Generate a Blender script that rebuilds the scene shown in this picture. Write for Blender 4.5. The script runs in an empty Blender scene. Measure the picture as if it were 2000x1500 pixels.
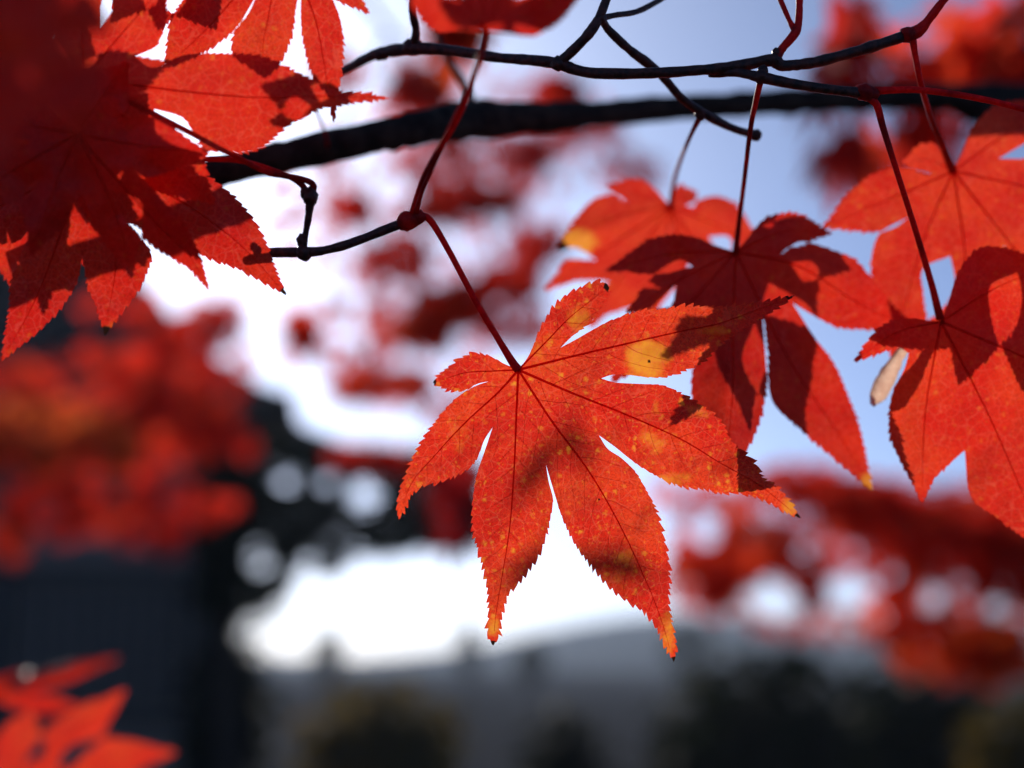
import bpy, math, random
import numpy as np
from mathutils import Vector, noise
from mathutils.geometry import delaunay_2d_cdt

S = bpy.context.scene
C = S.collection
R = math.radians
random.seed(7)

# ------------------------------------------------------------------ camera
PITCH = R(11.0)
LENS, SENSOR = 50.0, 36.0
FPX = 2000 / SENSOR * LENS
EYE = Vector((0, 0, 1.6))
FOCUS = 0.28
cam_data = bpy.data.cameras.new('camera')
cam = bpy.data.objects.new('camera', cam_data)
C.objects.link(cam)
cam.location = EYE
cam.rotation_euler = (math.pi / 2 + PITCH, 0, 0)
cam_data.lens = LENS
cam_data.sensor_width = SENSOR
cam_data.clip_start = 0.01
cam_data.clip_end = 6000
cam_data.dof.use_dof = True
cam_data.dof.focus_distance = FOCUS
cam_data.dof.aperture_fstop = 6.8
S.camera = cam

RIGHT = Vector((1, 0, 0))
FWD = Vector((0, math.cos(PITCH), math.sin(PITCH)))
UP = Vector((0, -math.sin(PITCH), math.cos(PITCH)))


def at(x, y, d):
    """point of the place at distance d whose direction is photo pixel x, y"""
    return EYE + RIGHT * ((x - 1000) / FPX * d) + UP * ((750 - y) / FPX * d) + FWD * d


# ------------------------------------------------------------------ light
SUN_PX = (310, 125)
sun_dir = (RIGHT * (SUN_PX[0] - 1000) + UP * (750 - SUN_PX[1]) + FWD * FPX).normalized()
SUN_EL = math.asin(sun_dir.z)
SUN_ROT = math.atan2(sun_dir.x, sun_dir.y)
sun_data = bpy.data.lights.new('sun', 'SUN')
sun_data.energy = 3.9
sun_data.angle = R(0.53)
sun_data.color = (1.0, 0.93, 0.84)
sun = bpy.data.objects.new('sun', sun_data)
C.objects.link(sun)
sun.rotation_euler = (-sun_dir).to_track_quat('-Z', 'Y').to_euler()
sun.location = (0, 0, 30)

world = bpy.data.worlds.new('World')
S.world = world
world.use_nodes = True
wn = world.node_tree
sky = wn.nodes.new('ShaderNodeTexSky')
sky.sky_type = 'NISHITA'
sky.sun_disc = False
sky.sun_elevation = SUN_EL
sky.sun_rotation = SUN_ROT
sky.altitude = 300
sky.air_density = 0.5
sky.dust_density = 1.1
sky.ozone_density = 6.0
wn.links.new(sky.outputs[0], wn.nodes['Background'].inputs[0])
wn.nodes['Background'].inputs[1].default_value = 0.115

S.view_settings.view_transform = 'Standard'
S.view_settings.look = 'None'
S.view_settings.exposure = 0.0
S.view_settings.gamma = 1.0
S.cycles.use_denoising = True
S.cycles.max_bounces = 5
S.cycles.volume_bounces = 0
S.cycles.use_adaptive_sampling = True
S.cycles.adaptive_threshold = 0.025
S.cycles.diffuse_bounces = 3
S.cycles.transmission_bounces = 3


# ------------------------------------------------------------------ helpers
def tag(o, label=None, cat=None, group=None, kind=None):
    if label: o['label'] = label
    if cat: o['category'] = cat
    if group: o['group'] = group
    if kind: o['kind'] = kind
    return o


def empty(name, loc):
    o = bpy.data.objects.new(name, None)
    o.location = loc
    o.empty_display_size = 0.02
    C.objects.link(o)
    return o


def link_mesh(name, verts, faces, mat, parent=None, smooth=True, attrs=None):
    """verts in world space; origin at first parent's place"""
    base = Vector((0, 0, 0))
    p = parent
    while p is not None:
        base += p.location
        p = p.parent
    me = bpy.data.meshes.new(name)
    vs = np.asarray([tuple(v) for v in verts], dtype=float)
    off = np.array(base)
    own = Vector((0, 0, 0))
    me.from_pydata((vs - off).tolist(), [], faces)
    if smooth:
        me.polygons.foreach_set('use_smooth', [True] * len(me.polygons))
    if attrs:
        for k, (typ, arr) in attrs.items():
            a = me.attributes.new(k, typ, 'POINT')
            arr = np.asarray(arr, dtype=np.float32)
            a.data.foreach_set('vector' if typ == 'FLOAT_VECTOR' else 'value', arr.ravel())
    me.update()
    o = bpy.data.objects.new(name, me)
    if mat: me.materials.append(mat)
    C.objects.link(o)
    if parent is not None:
        o.parent = parent
    return o


def smooth_path(pts, n=8):
    """Catmull-Rom through tuples of any length"""
    P = [np.array(p, dtype=float) for p in pts]
    if len(P) < 3:
        return [P[0] + (P[-1] - P[0]) * t for t in np.linspace(0, 1, n + 1)]
    P = [2 * P[0] - P[1]] + P + [2 * P[-1] - P[-2]]
    out = []
    for i in range(1, len(P) - 2):
        a, b, c, d = P[i - 1:i + 3]
        for k in range(n):
            t = k / n
            out.append(0.5 * ((2 * b) + (c - a) * t + (2 * a - 5 * b + 4 * c - d) * t * t + (3 * b - a - 3 * c + d) * t ** 3))
    out.append(P[-2])
    return out


def tube_geo(path, radii, sides=8, rough=0.0):
    """closed tapering tube along world points"""
    vs, fs = [], []
    n = len(path)
    path = [Vector(p) for p in path]
    ref = None
    for i, p in enumerate(path):
        t = (path[min(i + 1, n - 1)] - path[max(i - 1, 0)]).normalized()
        if ref is None:
            ref = t.orthogonal().normalized()
        ref = (ref - t * ref.dot(t)).normalized()
        b = t.cross(ref)
        for k in range(sides):
            a = 2 * math.pi * k / sides
            r = radii[i] * (1 + rough * (noise.noise(p * (0.6 / max(radii[i], 1e-5)) + Vector((k * 1.7, 0, 0)))))
            vs.append(p + (ref * math.cos(a) + b * math.sin(a)) * r)
    for i in range(n - 1):
        for k in range(sides):
            k2 = (k + 1) % sides
            fs.append((i * sides + k, i * sides + k2, (i + 1) * sides + k2, (i + 1) * sides + k))
    fs.append(tuple(range(sides))[::-1])
    fs.append(tuple((n - 1) * sides + k for k in range(sides)))
    return vs, fs


def px_tube(pts, n=8, sides=8, rough=0.0):
    """pts: (px, py, depth, radius_px) -> tube geometry"""
    sp = smooth_path(pts, n)
    rad = []
    for p in sp:
        k = 1.0
        if rough:
            k += .16 * noise.noise(Vector((p[0] / 26, p[1] / 26, 5))) + .09 * noise.noise(Vector((p[0] / 8, p[1] / 8, 9)))
            p[1] += 2.2 * rough / .06 * .6 * noise.noise(Vector((p[0] / 55, 2, 0))) if rough < .12 else 0
        rad.append(max(p[3] * k, 0.3) / FPX * p[2])
    return tube_geo([at(p[0], p[1], p[2]) for p in sp], rad, sides, rough)


def join(*geos):
    vs, fs = [], []
    for v, f in geos:
        o = len(vs)
        vs += list(v)
        fs += [tuple(i + o for i in q) for q in f]
    return vs, fs


def knob_geo(x, y, d, r, sx=1.0, ang=0.0):
    """a knuckly bud scar: a lumpy ball"""
    vs, fs = [], []
    c = at(x, y, d)
    s = r / FPX * d
    nu, nv = 10, 7
    ca, sa = math.cos(ang), math.sin(ang)
    for j in range(nv + 1):
        th = math.pi * j / nv
        for i in range(nu):
            ph = 2 * math.pi * i / nu
            q = Vector((math.sin(th) * math.cos(ph), math.sin(th) * math.sin(ph), math.cos(th)))
            q *= 1 + 0.22 * noise.noise(q * 2.1 + Vector((x * .1, y * .1, 0)))
            u, w = q.x * sx, q.z
            u, w = u * ca - w * sa, u * sa + w * ca
            vs.append(c + (RIGHT * u + FWD * q.y + UP * w) * s)
    for j in range(nv):
        for i in range(nu):
            i2 = (i + 1) % nu
            fs.append((j * nu + i, j * nu + i2, (j + 1) * nu + i2, (j + 1) * nu + i))
    return vs, fs


# ------------------------------------------------------------------ materials
def nmat(name):
    m = bpy.data.materials.new(name)
    m.use_nodes = True
    nt = m.node_tree
    nt.nodes.clear()
    out = nt.nodes.new('ShaderNodeOutputMaterial')
    return m, nt, out


class N:
    """small node helper"""
    def __init__(s, nt): s.nt = nt
    def new(s, t, **kw):
        n = s.nt.nodes.new(t)
        for k, v in kw.items(): setattr(n, k, v)
        return n
    def put(s, sock, v):
        if isinstance(v, bpy.types.NodeSocket): s.nt.links.new(v, sock)
        else: sock.default_value = v
    def math(s, op, a, b=0.0, clamp=False):
        n = s.new('ShaderNodeMath', operation=op, use_clamp=clamp)
        s.put(n.inputs[0], a); s.put(n.inputs[1], b)
        return n.outputs[0]
    def mix(s, f, a, b):
        n = s.new('ShaderNodeMix', data_type='RGBA')
        s.put(n.inputs['Factor'], f)
        s.put(n.inputs[6], a); s.put(n.inputs[7], b)
        return n.outputs[2]
    def ramp(s, v, lo, hi):
        n = s.new('ShaderNodeMapRange', interpolation_type='SMOOTHSTEP')
        s.put(n.inputs[0], v); n.inputs[1].default_value = lo; n.inputs[2].default_value = hi
        return n.outputs[0]
    def attr(s, name):
        return s.new('ShaderNodeAttribute', attribute_name=name)
    def noise(s, co, scale, detail=3, rough=0.55):
        n = s.new('ShaderNodeTexNoise')
        if co is not None: s.nt.links.new(co, n.inputs['Vector'])
        n.inputs['Scale'].default_value = scale
        n.inputs['Detail'].default_value = detail
        n.inputs['Roughness'].default_value = rough
        return n.outputs['Fac']
    def voro(s, co, scale, feature='F1'):
        n = s.new('ShaderNodeTexVoronoi', feature=feature)
        s.nt.links.new(co, n.inputs['Vector'])
        n.inputs['Scale'].default_value = scale
        return n


def rgba(c): return (c[0], c[1], c[2], 1)


def leaf_material(name, red, orange, yellow, speck=1.0, thru=0.62):
    m, nt, out = nmat(name)
    n = N(nt)
    co = n.attr('leaf_co').outputs['Vector']
    yel = n.attr('yellow').outputs['Fac']
    burn = n.attr('burn').outputs['Fac']
    big = n.noise(co, 0.75, 3)
    mid = n.noise(co, 3.2, 4, .6)
    fine = n.noise(co, 26, 3, .7)
    # mottled reds
    col = n.mix(n.ramp(big, .38, .68), rgba(red), rgba(orange))
    col = n.mix(n.math('MULTIPLY', n.ramp(fine, .42, .68), .55), col, rgba([c * .45 for c in red]))
    # yellow blotches that lost their red pigment
    yy = n.math('ADD', yel, n.math('MULTIPLY', n.math('SUBTRACT', mid, .5), 1.5))
    yy = n.ramp(yy, .18, 1.0)
    yy = n.math('MULTIPLY', yy, n.ramp(yel, .02, .25))
    # small pale specks, clustered
    wv = n.new('ShaderNodeTexNoise'); nt.links.new(co, wv.inputs['Vector']); wv.inputs['Scale'].default_value = 11; wv.inputs['Detail'].default_value = 2
    wm = n.new('ShaderNodeMix', data_type='VECTOR'); wm.inputs['Factor'].default_value = .13
    nt.links.new(co, wm.inputs[4]); nt.links.new(wv.outputs['Color'], wm.inputs[5])
    v1 = n.voro(wm.outputs[1], 6.2)
    v2 = n.voro(wm.outputs[1], 12.5)
    rnd = n.new('ShaderNodeSeparateColor'); nt.links.new(v1.outputs['Color'], rnd.inputs[0])
    rnd2 = n.new('ShaderNodeSeparateColor'); nt.links.new(v2.outputs['Color'], rnd2.inputs[0])
    s1 = n.math('MULTIPLY', n.math('SUBTRACT', 1.0, n.ramp(v1.outputs['Distance'], .02, .42)), n.ramp(rnd.outputs[0], .3, .75))
    s2 = n.math('MULTIPLY', n.math('SUBTRACT', 1.0, n.ramp(v2.outputs['Distance'], .02, .40)), n.ramp(rnd2.outputs[1], .35, .8))
    clus = n.ramp(n.noise(co, 1.1, 3), .38, .66)
    sp = n.math('MULTIPLY', n.math('MAXIMUM', n.math('MULTIPLY', s1, n.math('ADD', .25, clus)), n.math('MULTIPLY', s2, .55)), .85 * speck, True)
    yt = n.math('MAXIMUM', yy, sp)
    col = n.mix(yt, col, rgba(yellow))
    # fine netted veins
    wob = n.new('ShaderNodeTexNoise'); nt.links.new(co, wob.inputs['Vector']); wob.inputs['Scale'].default_value = 6
    vm = n.new('ShaderNodeMix', data_type='VECTOR'); vm.inputs['Factor'].default_value = .06
    nt.links.new(co, vm.inputs[4]); nt.links.new(wob.outputs['Color'], vm.inputs[5])
    e1 = n.voro(vm.outputs[1], 4.6, 'DISTANCE_TO_EDGE').outputs['Distance']
    e2 = n.voro(vm.outputs[1], 13, 'DISTANCE_TO_EDGE').outputs['Distance']
    net = n.math('MAXIMUM', n.math('MULTIPLY', n.math('SUBTRACT', 1.0, n.ramp(e1, .008, .05)), .38),
                 n.math('MULTIPLY', n.math('SUBTRACT', 1.0, n.ramp(e2, .01, .10)), .14))
    col = n.mix(net, col, rgba([min(1, orange[0] * 1.05), orange[1] * 1.7 + .04, orange[2] * 1.6 + .05]))
    # dry brown margins and pin holes
    bb = n.ramp(n.math('ADD', burn, n.math('MULTIPLY', n.math('SUBTRACT', mid, .5), .5)), .35, .6)
    bb = n.math('MULTIPLY', bb, n.ramp(burn, .02, .2))
    v3 = n.voro(co, 1.5)
    r3 = n.new('ShaderNodeSeparateColor'); nt.links.new(v3.outputs['Color'], r3.inputs[0])
    pin = n.math('MULTIPLY', n.math('SUBTRACT', 1.0, n.ramp(v3.outputs['Distance'], .02, .045)), n.ramp(r3.outputs[2], .55, .6))
    bb = n.math('MAXIMUM', bb, n.math('MULTIPLY', pin, speck, True))
    col = n.mix(bb, col, (.018, .008, .004, 1))
    refl = n.mix(.45, col, (.25, .012, .008, 1))
    pr = n.new('ShaderNodeBsdfPrincipled')
    nt.links.new(refl, pr.inputs['Base Color'])
    pr.inputs['Roughness'].default_value = .42
    pr.inputs['Specular IOR Level'].default_value = .35
    bump = n.new('ShaderNodeBump'); bump.inputs['Strength'].default_value = .25; bump.inputs['Distance'].default_value = .0002
    nt.links.new(n.math('ADD', net, n.math('MULTIPLY', fine, .4)), bump.inputs['Height'])
    nt.links.new(bump.outputs[0], pr.inputs['Normal'])
    tr = n.new('ShaderNodeBsdfTranslucent')
    nt.links.new(col, tr.inputs['Color'])
    mx = n.new('ShaderNodeMixShader'); mx.inputs[0].default_value = thru
    nt.links.new(pr.outputs[0], mx.inputs[1]); nt.links.new(tr.outputs[0], mx.inputs[2])
    nt.links.new(mx.outputs[0], out.inputs[0])
    return m


M_HERO = leaf_material('leaf_red_speckled', (.80, .024, .012), (.90, .064, .016), (.95, .36, .03), 1.0, .70)
M_LEAF = leaf_material('leaf_red', (.78, .022, .012), (.88, .055, .016), (.95, .36, .04), .35, .66)
M_DEEP = leaf_material('leaf_deep_red', (.70, .015, .009), (.84, .036, .012), (.85, .30, .03), .3, .62)


def simple_leaf_material(name, cols, thru=.68, spec=.3):
    """far leaves: tone varies from leaf to leaf"""
    m, nt, out = nmat(name)
    n = N(nt)
    t = n.attr('tone').outputs['Fac']
    cr = n.new('ShaderNodeValToRGB')
    nt.links.new(t, cr.inputs[0])
    els = cr.color_ramp.elements
    els[0].color = rgba(cols[0]); els[1].color = rgba(cols[-1])
    for i, c in enumerate(cols[1:-1]):
        e = els.new((i + 1) / (len(cols) - 1)); e.color = rgba(c)
    pr = n.new('ShaderNodeBsdfPrincipled')
    nt.links.new(n.mix(.4, cr.outputs[0], rgba([c * .4 for c in cols[0]])), pr.inputs['Base Color'])
    pr.inputs['Roughness'].default_value = .6
    pr.inputs['Specular IOR Level'].default_value = spec
    tr = n.new('ShaderNodeBsdfTranslucent')
    nt.links.new(cr.outputs[0], tr.inputs['Color'])
    mx = n.new('ShaderNodeMixShader'); mx.inputs[0].default_value = thru
    nt.links.new(pr.outputs[0], mx.inputs[1]); nt.links.new(tr.outputs[0], mx.inputs[2])
    nt.links.new(mx.outputs[0], out.inputs[0])
    return m


M_FAR = simple_leaf_material('far_leaf_red', [(.70, .02, .012), (.9, .04, .018), (.95, .09, .025), (.98, .22, .04)])
M_FAR_DEEP = simple_leaf_material('far_leaf_crimson', [(.45, .012, .012), (.68, .022, .018), (.85, .04, .022)])
M_FAR_MID = simple_leaf_material('far_leaf_brown_red', [(.60, .018, .010), (.80, .035, .014), (.92, .085, .02), (.98, .18, .03)])
M_GREEN = simple_leaf_material('pine_green', [(.012, .022, .012), (.03, .05, .025)], .25, .05)
M_OLIVE = simple_leaf_material('shrub_olive', [(.08, .06, .012), (.15, .11, .02), (.20, .12, .018)], .45, .05)
M_DARKGREEN = simple_leaf_material('shrub_dark_green', [(.012, .018, .008), (.03, .035, .012)], .3, .05)


def plain(name, c1, c2, scale=20., rough=.6, spec=.3, bump=.3, dist=.001, stretch=None, thru=0.0, ro=.2):
    m, nt, out = nmat(name)
    n = N(nt)
    tc = n.new('ShaderNodeTexCoord')
    co = tc.outputs['Object']
    if stretch:
        mp = n.new('ShaderNodeMapping'); mp.inputs['Scale'].default_value = stretch
        nt.links.new(co, mp.inputs[0]); co = mp.outputs[0]
    f = n.noise(co, scale, 5, .62)
    col = n.mix(n.ramp(f, .35, .68), rgba(c1), rgba(c2))
    pr = n.new('ShaderNodeBsdfPrincipled')
    nt.links.new(col, pr.inputs['Base Color'])
    nt.links.new(n.math('ADD', rough - ro / 2, n.math('MULTIPLY', f, ro)), pr.inputs['Roughness'])
    pr.inputs['Specular IOR Level'].default_value = spec
    if bump:
        b = n.new('ShaderNodeBump'); b.inputs['Strength'].default_value = bump; b.inputs['Distance'].default_value = dist
        nt.links.new(f, b.inputs['Height']); nt.links.new(b.outputs[0], pr.inputs['Normal'])
    sh = pr.outputs[0]
    if thru:
        tr = n.new('ShaderNodeBsdfTranslucent'); nt.links.new(col, tr.inputs['Color'])
        mx = n.new('ShaderNodeMixShader'); mx.inputs[0].default_value = thru
        nt.links.new(sh, mx.inputs[1]); nt.links.new(tr.outputs[0], mx.inputs[2]); sh = mx.outputs[0]
    nt.links.new(sh, out.inputs[0])
    return m


M_TWIG = plain('twig_bark', (.030, .010, .008), (.12, .032, .022), 650, .42, .4, .8, .0006)
M_REDTWIG = plain('young_red_twig', (.42, .014, .016), (.62, .030, .024), 700, .45, .3, .2, .0002, thru=.5)
M_STALK = plain('leaf_stalk', (.40, .012, .017), (.62, .026, .028), 900, .45, .3, .15, .0002, thru=.6)
M_RIB = plain('leaf_rib', (.90, .060, .03), (1.0, .11, .05), 900, .4, .3, .1, .0001, thru=.9)
M_RIBLIGHT = plain('leaf_side_vein', (.85, .10, .05), (.95, .18, .08), 900, .4, .3, .0, .0001, thru=.8)
M_BARK = plain('bough_bark', (.020, .013, .010), (.070, .045, .032), 160, .85, .2, .9, .003)
M_TRUNK = plain('trunk_bark', (.03, .02, .015), (.08, .055, .04), 14, .9, .2, .8, .02)
M_PALE = plain('pale_glint_underside', (.62, .42, .30), (.80, .62, .46), 500, .45, .4, .3, .0003, thru=.7)  # pale underside colour that also stands in for direct sun glint
M_GROUND = plain('gravel', (.030, .031, .033), (.065, .066, .070), 9, .95, .0, .6, .02)
M_HILL = plain('far_hill', (.06, .07, .07), (.10, .11, .105), .03, 1, .0, 0)
M_WOOD = plain('dark_timber', (.10, .08, .065), (.18, .145, .12), 6, .8, .2, .5, .01, (1, 1, 8))
M_BOARD = plain('weathered_boards', (.30, .215, .16), (.44, .32, .24), 5, .85, .2, .5, .01, (8, 1, 1))
M_ROOF = plain('cypress_bark_roof', (.07, .05, .038), (.14, .10, .075), 5, .9, .15, .7, .02)


# ------------------------------------------------------------------ maple leaf
def dens(poly, step):
    """resample a polyline to an even step"""
    P = np.array(poly)
    seg = np.hypot(*np.diff(P, axis=0).T)
    s = np.concatenate([[0], np.cumsum(seg)])
    n = max(2, int(s[-1] / step))
    t = np.linspace(0, s[-1], n + 1)
    return np.stack([np.interp(t, s, P[:, 0]), np.interp(t, s, P[:, 1])], 1), s[-1]


def toothed(edge, to_tip, rng, amp, period, bare=.30):
    """edge in outline order; saw teeth that lean toward the lobe tip"""
    pts, L = dens(smooth_path(edge, 8), 2.2)
    if not to_tip:
        pts = pts[::-1]
    n = len(pts)
    tan = np.gradient(pts, axis=0)
    tan /= np.maximum(np.hypot(tan[:, 0], tan[:, 1])[:, None], 1e-9)
    out = np.stack([tan[:, 1], -tan[:, 0]], 1) * (1 if to_tip else -1)
    res = pts.copy()
    i, step = 0, L / max(1, n - 1)
    while i < n - 1:
        per = max(3, int(period * rng.uniform(.55, 1.35) / step))
        a = amp * rng.uniform(.55, 1.3)
        for k in range(per):
            j = i + k
            if j >= n - 1: break
            u = j / n
            g = min(1, max(0, (u - bare * .5) / max(bare, .01))) * (1 if u < .93 else max(0, (1 - u) / .07))
            f = k / per
            saw = (f ** .75 if f < .80 else (1 - f) / .20)
            res[j] += (out[j] * saw * a + tan[j] * saw * a * .55) * g
        i += per
    return res if to_tip else res[::-1]


def inside(P, poly):
    P = np.atleast_2d(P)
    A = np.asarray(poly); B = np.roll(A, 1, axis=0)
    dy = B[:, 1] - A[:, 1]
    dy = np.where(np.abs(dy) < 1e-12, 1e-12, dy)
    r = np.zeros(len(P), bool)
    for k in range(0, len(P), 400):
        x = P[k:k + 400, 0:1]; y = P[k:k + 400, 1:2]
        c = (A[:, 1] > y) != (B[:, 1] > y)
        xi = (B[:, 0] - A[:, 0]) * (y - A[:, 1]) / dy + A[:, 0]
        r[k:k + 400] = (np.sum(c & (x < xi), axis=1) % 2) == 1
    return r


def nearest(P, Q):
    """distance from each P to its nearest Q"""
    out = np.empty(len(P))
    for k in range(0, len(P), 400):
        q = P[k:k + 400]
        out[k:k + 400] = np.sqrt(((q[:, None, :] - Q[None]) ** 2).sum(2).min(1))
    return out


def make_leaf(parent, center, d0, lobes, stalk=None, mat=None, seed=1, grid=9., teeth=6., period=17., yellow=(), burn=(),
              wave=.0016, fold=.12, label=None, side_veins=False, rib=1.0, notch=.36, notches=None, ribs=True, name='leaf'):
    """one palmate leaf. lobes run clockwise from one side of the stalk to the other:
    dict(tip, w, via, dd, e1, e2): e1/e2 explicit margins, else shaped from the half width w."""
    rng = random.Random(seed)
    mat = mat or M_LEAF
    cx, cy = center
    cen = np.array(center, float)
    nl = len(lobes)
    axes = []
    for l in lobes:
        ax = np.array(smooth_path([center] + list(l.get('via', ())) + [l['tip']], 10))
        if not l.get('via'):
            ax = np.array(smooth_path([center, tuple((cen + np.array(l['tip'])) / 2 + np.array([rng.uniform(-.02, .02) * 200, rng.uniform(-.02, .02) * 200])), l['tip']], 10))
        axes.append(ax)
    Ls = [np.hypot(*(np.array(l['tip']) - cen)) for l in lobes]
    nt_pts = []
    for i in range(nl - 1):
        if notches and notches[i] is not None:
            nt_pts.append(np.array(notches[i], float)); continue
        u = (np.array(lobes[i]['tip']) - cen) / Ls[i]; v = (np.array(lobes[i + 1]['tip']) - cen) / Ls[i + 1]
        b = u + v; b /= max(np.hypot(*b), 1e-6)
        nt_pts.append(cen + b * notch * min(Ls[i], Ls[i + 1]))
    prof = [(.18, .42), (.30, .74), (.42, .95), (.54, 1.0), (.66, .88), (.77, .62), (.86, .36), (.93, .17)]
    outline = []
    for i, l in enumerate(lobes):
        start = nt_pts[i - 1] if i > 0 else cen
        end = nt_pts[i] if i < nl - 1 else cen
        if 'e1' in l:
            e1, e2 = [tuple(start)] + list(l['e1']) + [l['tip']], [l['tip']] + list(l['e2']) + [tuple(end)]
        else:
            ax, _ = dens(axes[i], 3.0)
            tg = np.gradient(ax, axis=0); tg /= np.maximum(np.hypot(tg[:, 0], tg[:, 1])[:, None], 1e-9)
            nr = np.stack([-tg[:, 1], tg[:, 0]], 1)
            def side(sg, st):
                r0 = np.hypot(*(st - cen))
                pts = []
                for t, pw in prof:
                    k = int(t * (len(ax) - 1))
                    q = ax[k] + sg * nr[k] * l['w'] * pw * rng.uniform(.94, 1.06)
                    if np.hypot(*(ax[k] - cen)) > r0 * 1.08 + 4:
                        pts.append(tuple(q))
                return pts
            e1 = [tuple(start)] + side(-1, start) + [l['tip']]
            e2 = [l['tip']] + side(1, end)[::-1] + [tuple(end)]
        outline += list(toothed(e1, True, rng, teeth, period))[:-1]
        outline += list(toothed(e2, False, rng, teeth, period))[:-1]
    poly = np.array(outline)
    keep = np.ones(len(poly), bool)
    keep[1:] = np.hypot(*np.diff(poly, axis=0).T) > .5
    poly = poly[keep]
    # inner points: jittered grid
    x0, y0 = poly.min(0); x1, y1 = poly.max(0)
    gx, gy = np.meshgrid(np.arange(x0, x1, grid), np.arange(y0, y1, grid))
    G = np.stack([gx.ravel(), gy.ravel()], 1)
    jr = np.random.RandomState(seed)
    G = G + jr.uniform(-.3, .3, G.shape) * grid
    G = G[inside(G, poly)]
    if len(G):
        G = G[nearest(G, poly[::2]) > grid * .45]
    vin = [Vector(p) for p in poly] + [Vector(p) for p in G]
    n = len(poly)
    res = delaunay_2d_cdt(vin, [], [list(range(n))], 1, 1e-4)
    V2 = np.array([(v.x, v.y) for v in res[0]])
    F = [tuple(f) for f in res[2]]
    cent = np.array([V2[list(f)].mean(0) for f in F])
    ok = inside(cent, poly)
    F = [f for f, k in zip(F, ok) if k]
    used = sorted({i for f in F for i in f})
    remap = {o: k for k, o in enumerate(used)}
    V2 = V2[used]
    F = [tuple(remap[i] for i in f) for f in F]
    # bend
    ang = [math.atan2(l['tip'][1] - cy, l['tip'][0] - cx) for l in lobes]
    for i in range(1, nl):
        while ang[i] < ang[i - 1]: ang[i] += 2 * math.pi
    dds = [l.get('dd', 0.0) for l in lobes]
    off = rng.uniform(0, 50)
    axall = np.concatenate([dens(a, 12.)[0] for a in axes])

    def depth(P):
        P = np.atleast_2d(P)
        q = P - cen
        r = np.hypot(q[:, 0], q[:, 1])
        th = np.arctan2(q[:, 1], q[:, 0])
        mid = (ang[0] + ang[-1]) / 2
        th = mid + (th - mid + math.pi) % (2 * math.pi) - math.pi
        dd = np.interp(th, ang, dds)
        LL = np.interp(th, ang, Ls)
        u = r / LL
        d = d0 + dd * (.35 * u + .65 * u * u)
        # each lobe is folded a little along its rib
        dist = nearest(P, axall)
        d += fold * dist / FPX * d0 * np.minimum(1, u * 1.5)
        for k in range(len(P)):
            d[k] += wave * noise.noise(Vector((P[k, 0] / 75 + off, P[k, 1] / 75, 0))) * min(1, u[k] * 2)
            d[k] += wave * .25 * noise.noise(Vector((P[k, 0] / 24 + off, P[k, 1] / 24, 7))) * min(1, u[k] * 2)
        return d
    D = depth(V2)
    W3 = [at(p[0], p[1], d) for p, d in zip(V2, D)]
    cm = d0 / FPX * 100
    co = np.stack([(V2[:, 0] - cx) * cm, -(V2[:, 1] - cy) * cm, np.full(len(V2), seed * 3.7)], 1)
    def blobs(bl):
        a = np.zeros(len(V2))
        for x, y, rx, ry, s in bl:
            a = np.maximum(a, s * np.exp(-.7 * (((V2[:, 0] - x) / rx) ** 2 + ((V2[:, 1] - y) / ry) ** 2) ** 2))
        return a
    o = link_mesh(name, W3, F, mat, parent, True,
                  {'leaf_co': ('FLOAT_VECTOR', co), 'yellow': ('FLOAT', blobs(yellow)), 'burn': ('FLOAT', blobs(burn))})
    if label: o['label'] = label
    # ribs stand proud of the under side
    if ribs:
        for i, ax in enumerate(axes):
            a, L = dens(ax, 14.)
            a = a[:max(3, int(len(a) * .96))]
            dp = depth(a)
            rr = np.linspace(2.3, .4, len(a)) * rib * min(1.15, .55 + L / 700)
            v, f = tube_geo([at(p[0], p[1], d) for p, d in zip(a, dp)], [r / FPX * d0 for r in rr], 6)
            link_mesh('midrib', v, f, M_RIB, o)
    if side_veins:
        geos = []
        for i, ax in enumerate(axes):
            a, L = dens(ax, 3.)
            tg = np.gradient(a, axis=0); tg /= np.maximum(np.hypot(tg[:, 0], tg[:, 1])[:, None], 1e-9)
            s = 46.; sg = 1
            while s < L * .86:
                k = min(len(a) - 1, int(s / 3.))
                t = tg[k]; nr = np.array([-t[1], t[0]]) * sg
                path = [a[k]]
                p = a[k].copy(); dirv = t * .66 + nr * .75
                for q in range(26):
                    dirv = dirv + t * .022 + np.array([rng.uniform(-.07, .07), rng.uniform(-.07, .07)])
                    dirv /= np.hypot(*dirv)
                    p = p + dirv * 5.5
                    if not inside(np.array([p + dirv * 5]), poly)[0]: break
                    path.append(p.copy())
                if len(path) > 3:
                    path = np.array(path)
                    dp = depth(path)
                    geos.append(tube_geo([at(q[0], q[1], d) for q, d in zip(path, dp)],
                                         list(np.linspace(.62, .30, len(path)) / FPX * d0), 4))
                s += rng.uniform(17, 30); sg = -sg
        v, f = join(*geos)
        tag(link_mesh('side_veins', v, f, M_RIBLIGHT, o), kind='stuff')
    if stalk:
        g = px_tube([(p[0], p[1], p[2], p[3] * .86) for p in stalk], 8, 8)
        st = link_mesh('stalk', g[0], g[1], M_STALK, o)
    return o


def T(x, y, w=50, via=(), dd=0.0):
    return dict(tip=(x, y), w=w, via=via, dd=dd)


# =================================================================== setting
def grid_sheet(name, xs, ys, zf, mat):
    vs, fs = [], []
    for y in ys:
        for x in xs:
            vs.append((x, y, zf(x, y)))
    nx = len(xs)
    for j in range(len(ys) - 1):
        for i in range(nx - 1):
            a = j * nx + i
            fs.append((a, a + 1, a + nx + 1, a + nx))
    return link_mesh(name, vs, fs, mat)


def geom(a, b, n): return [-v for v in np.geomspace(b, a, n)] + [0] + list(np.geomspace(a, b, n))


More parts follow.
